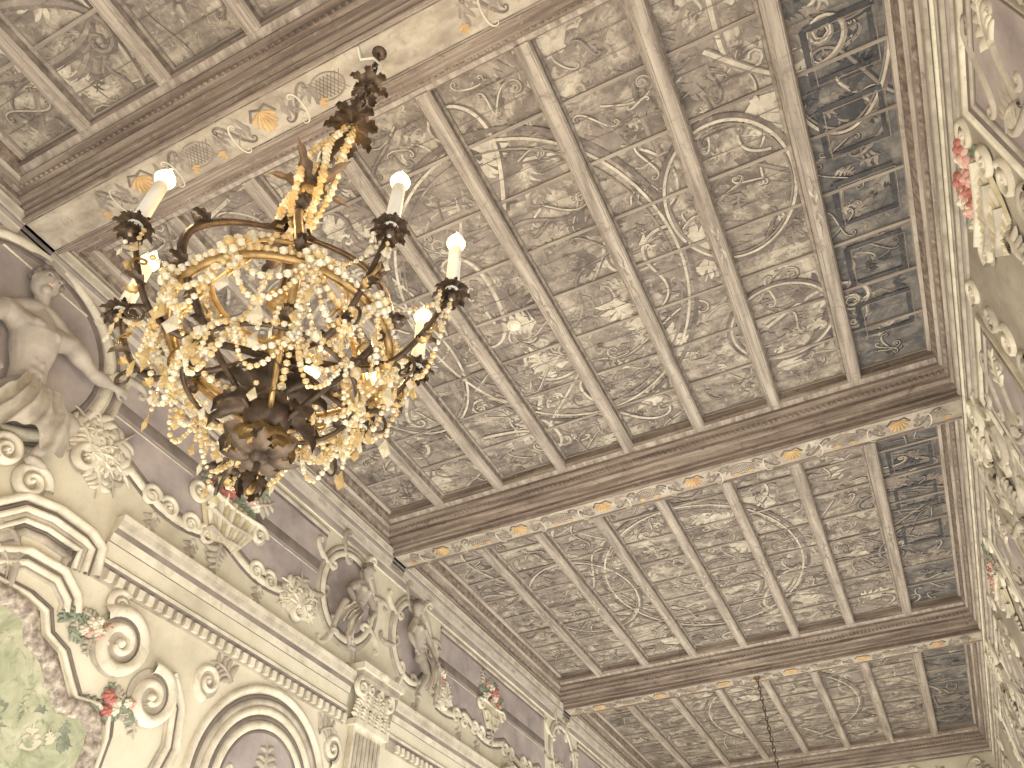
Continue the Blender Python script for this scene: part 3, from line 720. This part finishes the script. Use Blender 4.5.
def string(pts,r,gap=2.15,jit=.3):
    last=Vector(pts[0]);bead(last,r)
    for p in pts[1:]:
        p=Vector(p);seg=(p-last).length
        while seg>=r*gap:
            last=last.lerp(p,r*gap/seg);bead(last,r*(1+rx(-jit,jit)));seg=(p-last).length
def swag(A,B,sag,r,n=14):
    A=Vector(A);B=Vector(B)
    string([A.lerp(B,i/n)-Vector((0,0,sag*4*(i/n)*(1-i/n))) for i in range(n+1)],r)
def drop(p,L=.07,n=2):
    p=Vector(p)
    for k in range(n): bead(p-Vector((0,0,.024*k)),.010)
    p=p-Vector((0,0,.024*n+L*.5))
    a=rx(0,3);w=L*.30
    vs=[p+Vector((0,0,L*.6))]+[p+Vector((w*math.cos(a+k*pi/3)*(.4 if k%3 else 1),w*math.sin(a+k*pi/3)*(.4 if k%3 else 1),-.1*L)) for k in range(6)]+[p-Vector((0,0,L*.5))]
    bd.add([tuple(v) for v in vs],[(0,1+k,1+(k+1)%6) for k in range(6)]+[(7,1+(k+1)%6,1+k) for k in range(6)],random.choice([M_bead,M_bead2]))
for k in range(5):
    a=2*pi*k/5
    pts=[]
    for i in range(60):
        t=i/59;z=3.9-1.05*t;rr=.03+.045*math.sin(pi*t)+.03*t;c=ax(z);aa=a+t*1.6
        pts.append(c+Vector((rr*math.cos(aa),rr*math.sin(aa),0)))
    string(pts,.021)
for k in range(5):
    a2=2*pi*k/5+.4;c=ax(2.86);e=ax(HA[0])+Vector((HA[1]*math.cos(a2),HA[1]*math.sin(a2),0))
    swag(c+Vector((.06*math.cos(a2),.06*math.sin(a2),0)),e,.05,.015)
hp=lambda z,r,a:ax(z)+Vector((r*math.cos(a),r*math.sin(a),0))
for z,r in (HA,HB,HC):
    string([hp(z,r,2*pi*i/80) for i in range(81)],.013)
n=10
for k in range(n):
    a0=2*pi*k/n;a1=2*pi*(k+1)/n
    swag(hp(*HB,a0),hp(*HB,a1),.13,.014);swag(hp(*HB,a0),hp(*HB,a1),.25,.011)
    swag(hp(*HA,a0),hp(*HA,a1),.09,.012)
    if k%2: swag(hp(*HA,a0),hp(*HB,a0+.3),.08,.012)
    if k%2: swag(hp(*HB,a0),hp(1.80,.12,a0+.1),.14,.013)
    swag(hp(*HC,a0),hp(*HC,a1),.12,.012);swag(hp(*HC,a0),hp(*HC,a1),.21,.010)
    drop(hp(HB[0]-.1,HB[1],a0),.09);drop(hp(HC[0]-.03,.34,a0+.26),.07);drop(hp(HA[0]-.04,.31,a0+.26),.06)
    drop(hp(HB[0]-.26,HB[1],a0+.31),.09)
    for q in range(6):
        t=q*pi/3;c=hp(HB[0],HB[1]+.02,a0);tg=Vector((-math.sin(a0),math.cos(a0),0))
        bead(c+tg*.036*math.cos(t)+Vector((0,0,.036*math.sin(t))),.016,M_bead2)
    bead(hp(HB[0],HB[1]+.03,a0),.02,M_bead);bead(hp(*HC,a0+.2),.024)
    bead(hp(*HA,a0),.026)
for i,(e,dd,sd) in enumerate(tips):
    c2=ax(HA[0])+dd*HA[1]
    swag(c2,e-Vector((0,0,.03)),.10,.011)
    if i>3: swag(ax(HB[0])+dd*.43,e-Vector((0,0,.05)),.16,.012)
    for q in (-1,0,1):
        p=e+sd*.045*q-dd*.04*abs(q)-Vector((0,0,.05))
        for k in range(1+abs(q)): bead(p-Vector((0,0,.024*k)),.010)
        drop(p-Vector((0,0,.05)),.065,1)
for i in range(3,len(tips)-1):
    swag(tips[i][0]-Vector((0,0,.04)),tips[i+1][0]-Vector((0,0,.04)),.16,.013)
for k in range(18):
    a=rx(0,6.28);drop(hp(rx(1.78,2.2),rx(.25,.45),a),rx(.05,.09),4)
for k in range(6):
    a=2*pi*k/6;drop(hp(1.72,.21,a),.06,1)
bd.done()
c2=empty('far_chandelier');m2=MB('chain',[],c2)
B=Vector((-1.6,12.1,0))
for k in range(44):
    z=4.97-.075*k+CZ;a=(k%2)*pi/2
    tube(m2,[B+Vector((math.cos(t)*.02*math.cos(a),math.cos(t)*.02*math.sin(a),z+.046*math.sin(t))) for t in [2*pi*i/8 for i in range(9)]],.008,M_iron,5)
ball(m2,B+Vector((0,0,5.0+CZ)),.06,M_iron,(1,1,.4))
m2.done()
m3=MB('arms',[],c2)
tube(m3,[B+Vector((0,0,1.75+CZ)),B+Vector((0,0,1.0+CZ))],lambda t:.03+.03*math.sin(t*9)**2,M_iron)
for k in range(8):
    d=Vector((math.cos(k*pi/4),math.sin(k*pi/4),0))
    tube(m3,[B+Vector((0,0,1.2+CZ))+d*.55*t+Vector((0,0,-.2*math.sin(pi*t)+.1*t)) for t in [i/10 for i in range(11)]],.013,M_iron)
    q=B+d*.55+Vector((0,0,1.3+CZ));whorl(m3,q,8,.1,.03,1.2,M_iron,0)
    tube(m3,[q,q+Vector((0,0,.2))],.024,M_candle);ball(m3,q+Vector((0,0,.24)),.022,M_bulb,(1,1,1.6))
m3.done()
# ---------------------------------------------------------------- light
w=bpy.data.worlds.new('daylight');sc.world=w;w.use_nodes=True
w.node_tree.nodes['Background'].inputs[0].default_value=(1.0,.97,.92,1);w.node_tree.nodes['Background'].inputs[1].default_value=1.0
def area(n,loc,rot,sx,sy,p,col):
    l=bpy.data.lights.new(n,'AREA');l.shape='RECTANGLE';l.size=sx;l.size_y=sy;l.energy=p;l.color=col
    o=bpy.data.objects.new(n,l);sc.collection.objects.link(o);o.location=loc;o.rotation_euler=rot
area('added_ceiling_fill',(-1.9,3.5,.35),(pi,0,0),4.2,12,670,(1,.96,.87))  # added area lamp aimed up to brighten the ceiling, no real fixture
area('added_ceiling_fill',(-1.9,13.5,.35),(pi,0,0),4.2,7,450,(1,.96,.87))  # second added upward fill, for the far bays
for k,(a,c) in enumerate(added_wins):
    area('window_daylight',(1.6,(a+c)/2,2.4),(0,math.radians(115),0),2.8,1.4,60,(1,.98,.95))  # added area lamps boosting side light at the unseen openings
